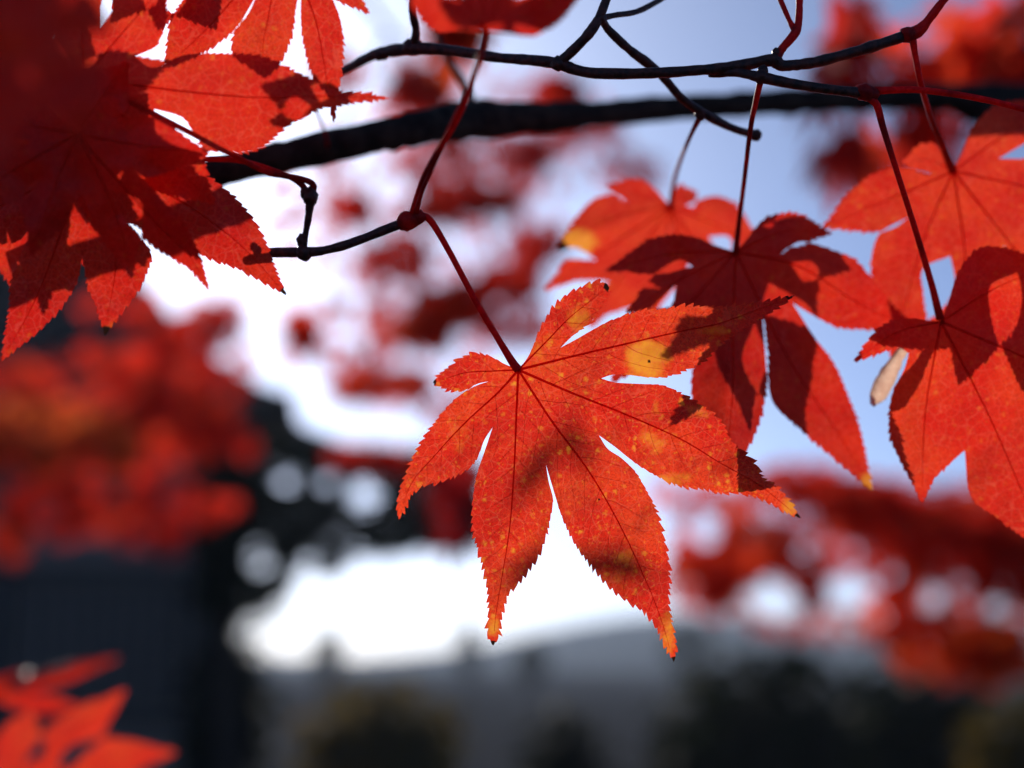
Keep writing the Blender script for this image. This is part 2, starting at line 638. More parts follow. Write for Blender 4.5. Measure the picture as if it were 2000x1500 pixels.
tag(grid_sheet('ground', geom(1, 900, 22), geom(1, 900, 22), lambda x, y: .03 * noise.noise(Vector((x * .3, y * .3, 0))), M_GROUND),
    kind='structure')


def hill_z(x, y):
    u = (y - 500) / 260.
    ridge = 2.5 + 15 * math.exp(-((x - 55) / 62) ** 2) + 2 * noise.noise(Vector((x / 60, 3, 0)))  + 1.2 * noise.noise(Vector((x / 9, y / 12, 0)))
    return -9 + (ridge + 8) * math.exp(-u * u)


tag(grid_sheet('hill', np.linspace(-420, 420, 170), np.linspace(150, 850, 40), hill_z, M_HILL), kind='structure')


# ------------------------------------------------------------------ temple hall, far left
def box_geo(x0, x1, y0, y1, z0, z1):
    v = [(x, y, z) for z in (z0, z1) for y in (y0, y1) for x in (x0, x1)]
    f = [(0, 2, 3, 1), (4, 5, 7, 6), (0, 1, 5, 4), (2, 6, 7, 3), (0, 4, 6, 2), (1, 3, 7, 5)]
    return v, f


hall = empty('temple_hall', (-6.0, 13.6, 0))
tag(hall, 'dark timber temple hall with sweeping bark roof, in shade behind the red foliage', 'building')
link_mesh('wall', *box_geo(-12.0, -2.72, 13.3, 14.2, .45, 3.62), M_BOARD, hall, False)
link_mesh('stone_base', *box_geo(-12.4, -2.5, 13.0, 14.5, -.02, .45), M_GROUND, hall, False)
for i in range(5):
    x = -2.84 - i * 1.9
    link_mesh('post', *box_geo(x - .11, x + .11, 13.18, 13.297, .45, 3.62), M_WOOD, hall, False)
for i, z in enumerate((1.0, 2.35, 3.2)):
    link_mesh('rail', *box_geo(-12.0, -2.73, 13.22, 13.29, z, z + .12), M_WOOD, hall, False)
for i in range(4):
    x = -3.05 - i * 1.9
    b = link_mesh('shutter', *box_geo(x - 1.5, x, 13.25, 13.292, 1.16, 2.31), M_WOOD, hall, False)
    for k in range(9):
        link_mesh('slat', *box_geo(x - 1.5 + .08 + k * .16, x - 1.5 + .12 + k * .16, 13.225, 13.248, 1.18, 2.29), M_BOARD, b, False)
# roof: hip roof with concave slopes
rv, rf = [], []
ex0, ex1, ey0, ey1, ze = -13.4, -1.95, 12.5, 14.9, 3.65
ridge_x0, ridge_x1, ridge_y, zr = -9.4, -4.0, 13.7, 5.7
NR = 14
rings = []
for k in range(NR + 1):
    t = k / NR
    z = ze + (zr - ze) * (t ** 1.4)
    x0, x1 = ex0 + (ridge_x0 - ex0) * t, ex1 + (ridge_x1 - ex1) * t
    y0, y1 = ey0 + (ridge_y - ey0) * t, ey1 + (ridge_y - ey1) * t
    ring = []
    for (ax, ay, bx, by) in ((x0, y0, x1, y0), (x1, y0, x1, y1), (x1, y1, x0, y1), (x0, y1, x0, y0)):
        for j in range(10):
            u = j / 10
            lift = .32 * (abs(2 * u - 1) ** 3) * (1 - t)
            ring.append((ax + (bx - ax) * u, ay + (by - ay) * u, z + lift))
    rings.append(ring)
nr_ = len(rings[0])
under = [(x, y, z - .16) for x, y, z in rings[0]]
allr = [under] + rings
for ring in allr: rv += ring
for k in range(len(allr) - 1):
    for j in range(nr_):
        j2 = (j + 1) % nr_
        rf.append((k * nr_ + j, k * nr_ + j2, (k + 1) * nr_ + j2, (k + 1) * nr_ + j))
rf.append(tuple(range(nr_))[::-1])
roof = link_mesh('roof', rv, rf, M_ROOF, hall, False)
link_mesh('ridge_cap', *box_geo(-9.6, -3.9, 13.5, 13.9, 5.6, 5.85), M_ROOF, roof, False)


# ------------------------------------------------------------------ leaf scatters
def maple_leaf_2d():
    """small seven-lobed leaf, unit length, stalk at origin"""
    pts = []
    spec = [(-128, .48), (-82, .72), (-40, .95), (0, 1.08), (40, .95), (82, .72), (128, .48)]
    pts.append((0, 0))
    for i, (a, L) in enumerate(spec):
        a = R(a)
        for f, off in ((.55, -.155), (1.0, 0), (.55, .155)):
            pts.append((math.sin(a) * L * f + math.cos(a) * off * L, math.cos(a) * L * f - math.sin(a) * off * L))
        if i < 6:
            m = (R(spec[i][0]) + R(spec[i + 1][0])) / 2
            pts.append((math.sin(m) * .32, math.cos(m) * .32))
    fs = []
    n = len(pts)
    # fan from the stalk point
    for i in range(1, n - 1):
        fs.append((0, i, i + 1))
    return np.array(pts), fs


LEAF2, LEAFF = maple_leaf_2d()
NEEDLE2 = np.array([(0, 0), (.10, .5), (0, 1.0), (-.10, .5)])
OVAL2 = np.array([(0, 0), (.26, .3), (.24, .65), (0, 1.0), (-.24, .65), (-.26, .3)])


def scatter(places, shape2, shapef, droop=.5, seed=3, curl=.18):
    """places: (point, size, tone[, facing]) -> joined leaf geometry with a tone per leaf"""
    rs = np.random.RandomState(seed)
    vs, fs, tones = [], [], []
    n2 = len(shape2)
    for p, s, tone in places:
        a = rs.uniform(0, 2 * math.pi)
        # blade hangs: its long axis points outward and down
        out = np.array([math.cos(a), math.sin(a), 0])
        ydir = out * (1 - droop) + np.array([0, 0, -droop]) + rs.normal(0, .25, 3)
        ydir /= np.linalg.norm(ydir)
        up = np.array([0, 0, 1.]) + rs.normal(0, .45, 3) + out * .6
        zdir = up - ydir * up.dot(ydir); zdir /= max(np.linalg.norm(zdir), 1e-6)
        xdir = np.cross(ydir, zdir)
        base = len(vs)
        r2 = (shape2 ** 2).sum(1)
        for (x, y), q in zip(shape2, r2):
            v = np.array(p) + s * (xdir * x + ydir * y - zdir * curl * q)
            vs.append(tuple(v))
            tones.append(tone)
        fs += [tuple(i + base for i in f) for f in shapef]
    return vs, fs, tones


def foliage(name, parent, places, mat, shape=(LEAF2, LEAFF), droop=.5, seed=3):
    v, f, t = scatter(places, shape[0], shape[1], droop, seed)
    o = link_mesh(name, v, f, mat, parent, False, {'tone': ('FLOAT', t)})
    return o


def blob_places(blobs, seed, size, tone=(0, 1), gaps=()):
    """blobs: (px, py, rx, ry, depth, depth_spread, count[, tone])"""
    rs = np.random.RandomState(seed)
    out = []
    for b in blobs:
        x, y, rx, ry, d, ds, n = b[:7]
        tb = b[7] if len(b) > 7 else None
        for _ in range(n):
            a, r = rs.uniform(0, 2 * math.pi), math.sqrt(rs.uniform())
            if any((x + rx * r * math.cos(a) - g[0]) ** 2 + (y + ry * r * math.sin(a) - 20 - g[1]) ** 2 < g[2] ** 2 for g in gaps): continue
            t = rs.uniform(*tone) if tb is None else min(1, max(0, rs.normal(tb, .12)))
            out.append((at(x + rx * r * math.cos(a), y + ry * r * math.sin(a), d + rs.uniform(-ds, ds)), size * rs.uniform(.75, 1.2), t))
    return out


def branch_tubes(paths, n=6, sides=7):
    return join(*[px_tube(p, n, sides, .15) for p in paths])


# ------------------------------------------------------------------ pine beside the hall (dark, sky through its gaps)
pine = empty('pine_tree', at(440, 1290, 11) * 1)
pine.location.z = 0
tag(pine, 'dark green pine with sky showing through its boughs, beside the hall roof', 'tree')
px_, py_ = pine.location.x, pine.location.y
trunk_pts = [(px_ + .02, py_, -.05), (px_ + .05, py_, .8), (px_ - .03, py_ + .05, 1.7), (px_ + .06, py_, 2.6), (px_ + .03, py_, 3.15)]
sp = smooth_path(trunk_pts, 6)
geos = [tube_geo(sp, list(np.linspace(.13, .04, len(sp))), 9, .12)]
rs = np.random.RandomState(5)
for (x, y) in [(560, 900), (760, 905), (940, 985), (640, 1075), (860, 1030), (480, 1140), (560, 1165), (420, 930)]:
    c0 = at(x, y, 11)
    geos.append(tube_geo(smooth_path([(px_ + .02, py_, max(.8, c0.z - .25)), ((px_ + c0.x) / 2, c0.y, c0.z - .02), tuple(c0)], 5), list(np.linspace(.035, .008, 11)), 6))
link_mesh('trunk', *join(*geos), M_TRUNK, pine)
# tufts fill the crown except for the gaps between its boughs
GAPS = [(556, 932, 24), (640, 938, 20), (712, 968, 34), (508, 1088, 32), (600, 1000, 11), (462, 1012, 17), (672, 1012, 12), (590, 1128, 24), (780, 1035, 14), (545, 1020, 10),
        (830, 960, 14), (650, 1050, 14), (760, 945, 10), (880, 1010, 16), (610, 1095, 20), (700, 1070, 16), (440, 1080, 13), (540, 1180, 16)]
CROWN = [(620, 900, 230, 40), (800, 930, 150, 60), (620, 985, 230, 60), (860, 1010, 120, 60), (540, 1070, 150, 70), (700, 1040, 160, 45), (470, 1160, 90, 60), (450, 1010, 80, 120)]
places = []
while len(places) < 17000:
    x, y = rs.uniform(380, 990), rs.uniform(860, 1200)
    if not any(((x - a) / c) ** 2 + ((y - b) / e) ** 2 < 1 for a, b, c, e in CROWN): continue
    if any((x - a) ** 2 + (y - b) ** 2 < r * r for a, b, r in GAPS): continue
    if rs.uniform() < .05 + .35 * noise.noise(Vector((x / 40, y / 14, 0))): continue
    places.append((at(x, y, 11 + rs.uniform(-.45, .45)), rs.uniform(.07, .13), rs.uniform()))
foliage('crown', pine, places, M_GREEN, (NEEDLE2 * np.array([2.0, 1]), [(0, 1, 2, 3)]), .1, 12)

# ------------------------------------------------------------------ shrubs on the ground
def shrub(x, ytop, half_px, d, mat, label, seed, n=900, cat='shrub'):
    c = at(x, 1290, d); top = at(x, ytop, d).z
    root = empty('garden_shrub', (c.x, c.y, 0))
    tag(root, label, cat, 'shrubs below the hill')
    rs = np.random.RandomState(seed)
    rad = half_px / FPX * d
    geos = []
    for k in range(7):
        a = rs.uniform(0, 6.28)
        e = (c.x + math.cos(a) * rad * .6, c.y + math.sin(a) * rad * .5, top * rs.uniform(.55, .85))
        geos.append(tube_geo(smooth_path([(c.x + math.cos(a) * .05, c.y + math.sin(a) * .05, -.03), (c.x + math.cos(a) * rad * .2, c.y + math.sin(a) * rad * .2, top * .35), e], 5), list(np.linspace(.03, .008, 11)), 6))
    link_mesh('stem', *join(*geos), M_TRUNK, root)
    pl = []
    for _ in range(n):
        v = Vector(rs.normal(0, 1, 3)).normalized()
        r = rs.uniform(.35, 1.0) * (1 + .22 * noise.noise(v * 2.3 + Vector((seed, 0, 0))))
        zc = top * .52
        pl.append(((c.x + v.x * rad * r, c.y + v.y * rad * .8 * r, max(.03, zc + v.z * top * .48 * r)), rs.uniform(.12, .22) * (.6 + rad * .5), rs.uniform()))
    foliage('foliage', root, pl, mat, (OVAL2, [(0, 1, 2, 3, 4, 5)]), .25, seed)


shrub(450, 1165, 95, 12, M_DARKGREEN, 'tall dark shrub at the corner of the hall, under the pine', 27, 1300)
shrub(745, 1318, 170, 13, M_OLIVE, 'olive-yellow rounded shrub below the white sky gap', 21, 1500)
shrub(1105, 1365, 95, 12, M_DARKGREEN, 'small dark shrub between the olive shrub and the big dark one', 22, 900)
shrub(1480, 1245, 230, 11, M_DARKGREEN, 'large dark green shrub below the bright red lobes, right of centre', 23, 1900)
shrub(1800, 1262, 210, 12, M_DARKGREEN, 'broad dark shrub under the red maple branches at the right edge', 24, 1700)
shrub(2010, 1330, 150, 10, M_OLIVE, 'brownish shrub cut by the right edge of the picture', 25, 1300)
shrub(1330, 1400, 90, 10, M_DARKGREEN, 'low dark shrub in front of the largest dark shrub', 26, 900)

for i, (x, d, h, w, lab) in enumerate([(640, 60, 3.0, 1.5, 'far dark tree on the skyline above the olive shrub'), (915, 70, 3.6, 1.3, 'far slim tree on the skyline under the lowest left lobe tip'),
                                       (1040, 64, 2.7, 1.6, 'far round tree on the skyline between the two lowest lobe tips'), (1345, 58, 3.4, 2.2, 'far broad tree on the skyline beyond the large dark shrub')]):
    c = at(x, 1290, d)
    root = empty('far_tree', (c.x, c.y, 0))
    tag(root, lab, 'tree', 'far trees on the skyline')
    link_mesh('trunk', *tube_geo(smooth_path([(c.x, c.y, -.1), (c.x + .05, c.y, h * .4), (c.x, c.y, h * .8)], 5), list(np.linspace(.14, .04, 11)), 7), M_TRUNK, root)
    rs = np.random.RandomState(80 + i)
    pl = []
    for _ in range(500):
        q = Vector(rs.normal(0, 1, 3)).normalized() * rs.uniform(.3, 1) ** .5
        k = 1 + .3 * noise.noise(q * 2 + Vector((i * 5, 0, 0)))
        pl.append(((c.x + q.x * w * .5 * k, c.y + q.y * w * .5 * k, h * .62 + q.z * h * .38 * k), rs.uniform(.2, .34), rs.uniform()))
    foliage('crown', root, pl, M_DARKGREEN, (OVAL2, [(0, 1, 2, 3, 4, 5)]), .3, 90 + i)

# ------------------------------------------------------------------ out-of-focus maple branches
def maple_branch(label, paths, blobs, size, mat, seed, tone=(0, 1), droop=.55, gaps=(), far=1.0, more=1.0):
    paths = [[(x, y, d * far, r) for x, y, d, r in q] for q in paths]
    blobs = [(b[0], b[1], b[2], b[3], b[4] * far, b[5] * far, int(b[6] * more + .5)) + tuple(b[7:]) for b in blobs]
    p0 = paths[0][0]
    root = empty('maple_branch', at(p0[0], p0[1], p0[2]))
    tag(root, label, 'maple branch', 'maple branches out of focus')
    v, f = branch_tubes(paths)
    link_mesh('limb', v, f, M_BARK, root)
    foliage('foliage', root, blob_places(blobs, seed, size, tone, gaps), mat, (LEAF2, LEAFF), droop, seed)
    return root


maple_branch('blurred orange-red maple foliage in front of the dark hall at the left edge',
             [[(-300, 900, 2.7, 9), (-50, 860, 2.7, 7), (200, 850, 2.7, 5), (420, 800, 2.7, 2)], [(-250, 760, 2.9, 8), (80, 690, 2.9, 6), (330, 620, 2.9, 4), (450, 590, 2.9, 2)],
              [(-50, 870, 2.7, 6), (120, 960, 2.6, 4), (330, 1030, 2.6, 2)]],
             [(50, 830, 100, 55, 2.7, .2, 46, .8), (190, 850, 80, 55, 2.7, .2, 34, .75), (330, 790, 90, 60, 2.75, .25, 30, .45), (430, 840, 70, 55, 2.7, .2, 16, .3),
              (350, 650, 80, 45, 2.9, .2, 16, .3), (420, 600, 45, 35, 2.9, .2, 9, .3), (120, 980, 120, 50, 2.6, .2, 22, .35), (330, 1035, 45, 40, 2.6, .15, 9, .25),
              (30, 1040, 60, 35, 2.6, .2, 10, .5), (230, 590, 80, 35, 2.9, .2, 8, .3), (40, 740, 90, 40, 2.9, .2, 12, .4), (250, 720, 70, 40, 2.9, .2, 12, .4),
              (-150, 850, 140, 120, 2.7, .3, 40, .6), (200, 800, 260, 130, 3.1, .3, 110, .45), (110, 850, 170, 60, 2.4, .1, 36, .85), (380, 720, 120, 120, 3.1, .3, 45, .3), (230, 980, 220, 70, 3.0, .3, 40, .3)], .058, M_FAR, 31, far=1.45, more=1.9)
maple_branch('blurred red maple foliage hanging at the right edge, above the dark shrubs',
             [[(2350, 900, 2.3, 10), (2050, 960, 2.3, 8), (1750, 1000, 2.3, 5), (1380, 1040, 2.3, 2)], [(2300, 1150, 2.5, 8), (2000, 1180, 2.5, 5), (1880, 1250, 2.5, 2)],
              [(1900, 975, 2.3, 5), (1700, 930, 2.3, 3), (1550, 930, 2.3, 2)]],
             [(1560, 940, 90, 40, 2.3, .2, 22, .3), (1700, 990, 100, 60, 2.3, .25, 40, .3), (1390, 1060, 60, 50, 2.3, .2, 15, .4), (1480, 1050, 70, 40, 2.3, .2, 20, .55),
              (1850, 1030, 110, 70, 2.4, .3, 40, .3), (1960, 1100, 80, 70, 2.4, .3, 30, .4), (1910, 1250, 70, 50, 2.5, .15, 18, .75), (1780, 1230, 60, 40, 2.5, .2, 7, .4),
              (1590, 1120, 40, 60, 2.4, .2, 12, .4), (1400, 1140, 40, 50, 2.4, .2, 9, .3), (1750, 1110, 60, 50, 2.4, .2, 16, .35), (2000, 1000, 100, 120, 2.3, .2, 50, .3),
              (1340, 960, 40, 40, 2.5, .2, 4, .3), (2100, 1100, 120, 150, 2.4, .3, 60, .4), (1640, 1040, 320, 120, 2.7, .3, 95, .5), (1900, 1140, 170, 190, 2.7, .3, 75, .6), (1450, 1120, 120, 70, 2.7, .2, 30, .6), (1400, 1070, 90, 100, 2.5, .2, 22, .6), (1340, 1120, 40, 60, 2.5, .2, 6, .5), (1640, 1190, 200, 40, 2.7, .2, 26, .6), (1860, 1260, 130, 60, 2.6, .2, 18, .7), (1930, 1270, 90, 60, 2.5, .2, 26, .8)],
             .058, M_FAR_MID, 32, far=1.6, more=3.0, gaps=[(1508, 1140, 48), (1660, 1130, 44), (1385, 1005, 40), (1820, 1150, 26), (1740, 1090, 18), (1580, 1060, 18)])
maple_branch('blurred bright red maple foliage against the sky in the top right corner',
             [[(2350, 60, 1.1, 12), (2050, 60, 1.1, 9), (1850, 110, 1.1, 6), (1640, 90, 1.1, 3)], [(2050, 60, 1.1, 7), (1800, 250, 1.15, 4), (1640, 290, 1.15, 2)]],
             [(1640, 40, 60, 60, 1.1, .1, 10, .35), (1640, 130, 60, 45, 1.1, .1, 7, .35), (1850, 120, 80, 45, 1.15, .1, 8, .4), (1950, 50, 60, 50, 1.1, .1, 9, .3),
              (1960, 140, 60, 40, 1.1, .1, 6, .3), (1650, 285, 60, 25, 1.2, .1, 4, .3), (1780, 250, 50, 35, 1.2, .1, 5, .3), (2100, 100, 100, 100, 1.1, .1, 20, .3), (1780, 60, 160, 70, 1.6, .2, 10, .6), (1900, 150, 120, 60, 1.6, .2, 6, .6), (1680, 290, 110, 50, 1.7, .2, 9, .5)],
             .060, M_FAR, 33, (0, 1), .7, more=.72)
centre_branch = maple_branch('sparse blurred red maple foliage hanging over the white sky at the centre',
             [[(560, -150, 1.5, 8), (760, 60, 1.5, 6), (900, 300, 1.5, 4), (980, 560, 1.5, 2)], [(760, 60, 1.5, 5), (640, 330, 1.5, 3), (700, 740, 1.5, 1.5)],
              [(860, 240, 1.5, 4), (1040, 290, 1.6, 3), (1150, 230, 1.6, 2)]],
             [(880, 590, 75, 45, 2.2, .3, 29, .5), (820, 640, 70, 25, 2.2, .3, 17, .5), (1000, 545, 65, 35, 2.2, .3, 17, .3), (930, 380, 90, 20, 2.0, .3, 18, .4),
              (850, 400, 50, 30, 2.0, .2, 13, .4), (690, 400, 40, 35, 2.4, .3, 10, .3), (820, 170, 60, 50, 2.0, .2, 23, .4), (700, 745, 45, 35, 2.4, .2, 13, .5),
              (800, 745, 50, 30, 2.4, .2, 11, .5), (1040, 290, 45, 30, 2.2, .2, 10, .3), (1085, 180, 50, 40, 2.2, .2, 15, .3), (730, 885, 80, 16, 2.6, .2, 23, .1),
              (1150, 240, 60, 30, 2.2, .2, 10, .3), (890, 50, 35, 30, .9, .05, 6, .6), (660, 130, 50, 40, 2.4, .2, 7, .3), (780, 500, 80, 50, 2.4, .3, 17, .4),
              (1050, 470, 60, 50, 2.4, .3, 15, .3), (900, 800, 60, 35, 2.6, .2, 10, .3), (1020, 630, 70, 35, 2.4, .3, 13, .3), (590, 640, 30, 40, 2.2, .2, 10, .4),
              (1230, 330, 60, 40, 2.6, .3, 8, .2), (880, 300, 120, 60, 2.6, .3, 17, .3), (640, 300, 60, 40, 2.6, .3, 5, .3), (800, 420, 260, 220, 3.0, .4, 70, .4), (1000, 260, 220, 120, 3.0, .4, 34, .3), (760, 680, 200, 110, 3.0, .4, 34, .4)],
             .046, M_FAR, 34, (0, .6), far=1.45, more=3.8)
maple_branch('dark crimson blurred leaves behind the lower left lobe of the sharp leaf',
             [[(700, 1010, 2.2, 4), (860, 960, 2.2, 3), (930, 960, 2.2, 2)]],
             [(890, 960, 40, 60, 2.2, .15, 12, .1), (900, 1020, 30, 30, 2.2, .1, 5, .1)], .060, M_FAR_DEEP, 35)


# ------------------------------------------------------------------ thick bough crossing the picture
bough = empty('maple_bough', at(930, 225, .40))
tag(bough, 'thick dark bough curving across the upper half behind the thin twigs', 'bough')
link_mesh('limb', *px_tube([(60, 470, .345, 27), (250, 402, .345, 29), (420, 338, .345, 31), (600, 296, .35, 32), (800, 254, .365, 33), (925, 234, .385, 37), (1100, 228, .405, 29),
                            (1300, 212, .43, 25), (1600, 196, .47, 25), (1880, 190, .50, 28), (2150, 205, .53, 34)], 10, 16, .10), M_BARK, bough)
link_mesh('side_shoot', *px_tube([(925, 225, .39, 14), (912, 175, .40, 9), (876, 118, .41, 7), (850, 60, .42, 5), (848, -40, .43, 4)], 8, 10, .1), M_BARK, bough)
link_mesh('side_shoot', *px_tube([(1860, 195, .50, 24), (1950, 225, .50, 34), (2120, 260, .51, 40)], 8, 12, .1), M_BARK, bough)

make_leaf(bough, (606, 190), .335, [T(560, 232, 22), T(478, 214, 34), T(462, 158, 36), T(540, 158, 18)], mat=M_DEEP, seed=62, grid=10, notch=.5, teeth=4, ribs=False,  # added out of sight to shade the end of the jagged lobe
          label='small leaf added unseen behind the long jagged lobe at the upper left to shade it',
          stalk=[(640, 285, .348, 5), (632, 250, .342, 3), (606, 192, .335, 4)])
link_mesh('caster_shoot', *px_tube([(500, -120, 1.25, 3), (540, 120, 1.1, 2), (566, 270, .95, 1.3), (562, 338, .90, 1.0), (572, 418, .90, .8)], 8, 6), M_TWIG, centre_branch)  # added with its two leaves to throw soft shadow bands on the sharp leaf
make_leaf(centre_branch, (562, 340), .90, [T(570, 374, 6), T(517, 400, 7)], mat=M_DEEP, seed=60, grid=6, notch=.4, teeth=2, ribs=False, label='small blurred red leaf added near the knuckle of the thin twig to cast a shadow band, upper of two')
make_leaf(centre_branch, (572, 420), .90, [T(614, 437, 9), T(514, 441, 10)], mat=M_DEEP, seed=61, grid=6, notch=.4, teeth=2, ribs=False, label='small blurred red leaf added near the knuckle of the thin twig to cast a shadow band, lower of two')

# =================================================================== the sharp leaf and its twig
def Z1(x, y): return (750 + x / 1.8988, 530 + y / 1.8988)
def Z(*pts): return [Z1(*p) for p in pts]


sprig = empty('maple_sprig', at(590, 495, .272))
tag(sprig, 'thin dark twig from the left carrying the large sharp red leaf at the centre', 'maple twig', 'thin maple twigs in front')
tw = join(px_tube([(474, 497, .2765, 8), (500, 494, .275, 9.5), (590, 492, .272, 10), (640, 488, .273, 9), (720, 462, .274, 9), (790, 434, .274, 10)], 8, 10, .06))
link_mesh('twig', *tw, M_TWIG, sprig)
link_mesh('twig', *px_tube([(590, 488, .272, 9), (597, 455, .271, 6.5), (603, 420, .270, 7), (606, 388, .269, 10)], 8, 10, .05), M_TWIG, sprig)
link_mesh('node', *join(knob_geo(590, 470, .272, 14, .8), knob_geo(593, 494, .272, 17, .9, .6)), M_TWIG, sprig)
link_mesh('node', *join(knob_geo(606, 384, .269, 19, .85), knob_geo(596, 378, .269, 13, .8)), M_TWIG, sprig)
link_mesh('node', *join(knob_geo(797, 431, .274, 19, 1.35, .35), knob_geo(815, 424, .274, 15, 1.2)), M_REDTWIG, sprig)
link_mesh('bud', *join(knob_geo(494, 478, .270, 9, .9), knob_geo(500, 486, .270, 11, .8)), M_TWIG, sprig)

hero_lobes = [
    dict(tip=Z1(832, 56), dd=.002, via=Z((600, 262), (690, 170)), e1=Z((532, 320), (556, 272), (580, 218), (605, 174), (636, 132), (666, 100), (702, 78), (745, 56), (795, 42)),
         e2=Z((826, 88), (800, 132), (770, 178), (738, 208), (700, 238))),
    dict(tip=Z1(1522, 90), dd=.005, via=Z((720, 310), (900, 268), (1100, 222), (1260, 188)),
         e1=Z((716, 250), (770, 219), (830, 188), (900, 163), (965, 146), (1040, 142), (1110, 133), (1200, 133), (1290, 134), (1370, 122), (1440, 110)),
         e2=Z((1452, 136), (1390, 176), (1320, 218), (1262, 256), (1226, 290), (1180, 332), (1120, 362), (1050, 388), (980, 392), (905, 384), (850, 383))),
    dict(tip=Z1(1545, 916), dd=-.001, via=Z((700, 452), (900, 532), (1100, 622), (1250, 712), (1390, 792)),
         e1=Z((860, 412), (960, 418), (1040, 426), (1120, 466), (1200, 518), (1256, 572), (1278, 622), (1325, 668), (1376, 718), (1402, 766), (1452, 800), (1502, 856)),
         e2=Z((1478, 882), (1420, 848), (1370, 830), (1310, 818), (1250, 820), (1190, 804), (1110, 796), (1030, 766), (960, 728), (905, 690), (858, 652))),
    dict(tip=Z1(1075, 1450), dd=-.004, via=Z((620, 552), (760, 742), (870, 932), (960, 1122), (1022, 1275)),
         e1=Z((830, 658), (880, 692), (930, 742), (966, 802), (1000, 872), (1028, 960), (1048, 1050), (1056, 1140), (1052, 1222), (1064, 1305), (1080, 1390)),
         e2=Z((1048, 1388), (1014, 1322), (978, 1270), (932, 1236), (872, 1196), (822, 1148), (772, 1088), (722, 1028), (690, 970), (657, 900), (637, 840), (622, 790))),
    dict(tip=Z1(405, 1388), dd=-.003, via=Z((492, 500), (482, 740), (466, 950), (438, 1130), (415, 1270)),
         e1=Z((611, 780), (626, 838), (622, 882), (604, 960), (578, 1038), (544, 1090), (500, 1148), (462, 1190), (440, 1250), (428, 1310), (422, 1355)),
         e2=Z((388, 1345), (390, 1282), (390, 1222), (384, 1160), (372, 1100), (352, 1030), (334, 960), (330, 880), (337, 800), (352, 730), (372, 670))),
    dict(tip=Z1(55, 920), dd=.004, via=Z((420, 452), (300, 562), (180, 692), (100, 788)),
         e1=Z((374, 622), (350, 680), (320, 722), (270, 752), (200, 778), (142, 794), (102, 822), (78, 866)),
         e2=Z((52, 870), (64, 808), (88, 748), (118, 680), (152, 620), (192, 560), (238, 502), (292, 452), (342, 424))),
    dict(tip=Z1(182, 414), dd=-.005, via=Z((400, 370), (300, 376)),
         e1=Z((342, 418), (300, 438), (252, 440), (216, 428)), e2=Z((206, 385), (252, 350), (300, 318), (345, 307), (400, 320), (440, 340))),
]
hero = make_leaf(sprig, Z1(498, 365), .280, hero_lobes, mat=M_HERO, seed=3, grid=8., teeth=8.0, period=17.5, side_veins=True,
                 notches=Z((655, 283), (805, 397), (797, 608), (601, 718), (403, 578), (388, 408)), wave=.0020, fold=.09,
                 yellow=[(1268, 702, 44, 36, 1.0), (1132, 618, 26, 34, .62), (1250, 735, 46, 12, .6), (1300, 935, 60, 14, .45), (1330, 930, 30, 16, .45), (1262, 800, 26, 30, .34),
                         (1275, 865, 30, 40, .40), (1360, 800, 40, 20, .36), (1218, 1105, 26, 34, .46), (1302, 1240, 18, 46, .62), (962, 1225, 12, 20, .7), (1395, 645, 30, 10, .7), (1545, 992, 18, 18, .8),
                         (1060, 690, 40, 40, .42), (900, 850, 30, 40, .30)],
                 burn=[(1316, 1290, 6, 9, 1.0), (963, 1258, 8, 7, 1.0), (1560, 1008, 8, 7, 1.0), (1548, 578, 14, 9, 1.0), (846, 746, 7, 6, 1.0), (1186, 560, 8, 10, .9),
                        (1270, 704, 3.5, 3.5, 1.0), (1050, 748, 3, 3, 1.0)],
                 label='large sharp orange-red leaf with yellow blotches, hanging at the centre',
                 stalk=[(822, 422, .2740, 10), (842, 432, .2745, 8.5), (880, 496, .2755, 7.5), (930, 590, .277, 7.5), (975, 665, .2785, 8), (1000, 706, .2795, 10), (1012, 722, .2797, 11)])

# leaf above the top edge held by the same twig: two blurred stalks rise to it
make_leaf(sprig, (945, 62), .222, [T(780, -60, 50, dd=-.004), T(820, -180, 60), T(930, -240, 65, dd=.004), T(1060, -180, 65), T(1140, -16, 40, dd=.006)], mat=M_DEEP, seed=5, grid=16,
          label='dark red blurred leaf cut by the top edge, above the bough',
          stalk=[(806, 416, .2735, 8), (816, 380, .269, 6), (832, 335, .263, 5.5), (868, 270, .252, 5.5), (912, 180, .238, 6), (940, 100, .226, 7), (945, 64, .222, 8)])
make_leaf(sprig, (948, 50), .240, [T(800, -50, 60), T(840, -150, 60), T(940, -200, 65), T(1050, -170, 65), T(1120, -20, 46)], mat=M_DEEP, seed=6, grid=16,
          label='second dark blurred leaf cut by the top edge, on the twin stalk',
          stalk=[(812, 418, .2735, 7), (826, 370, .266, 5.5), (858, 300, .258, 5), (905, 210, .250, 5), (936, 110, .243, 6), (948, 52, .240, 7)])

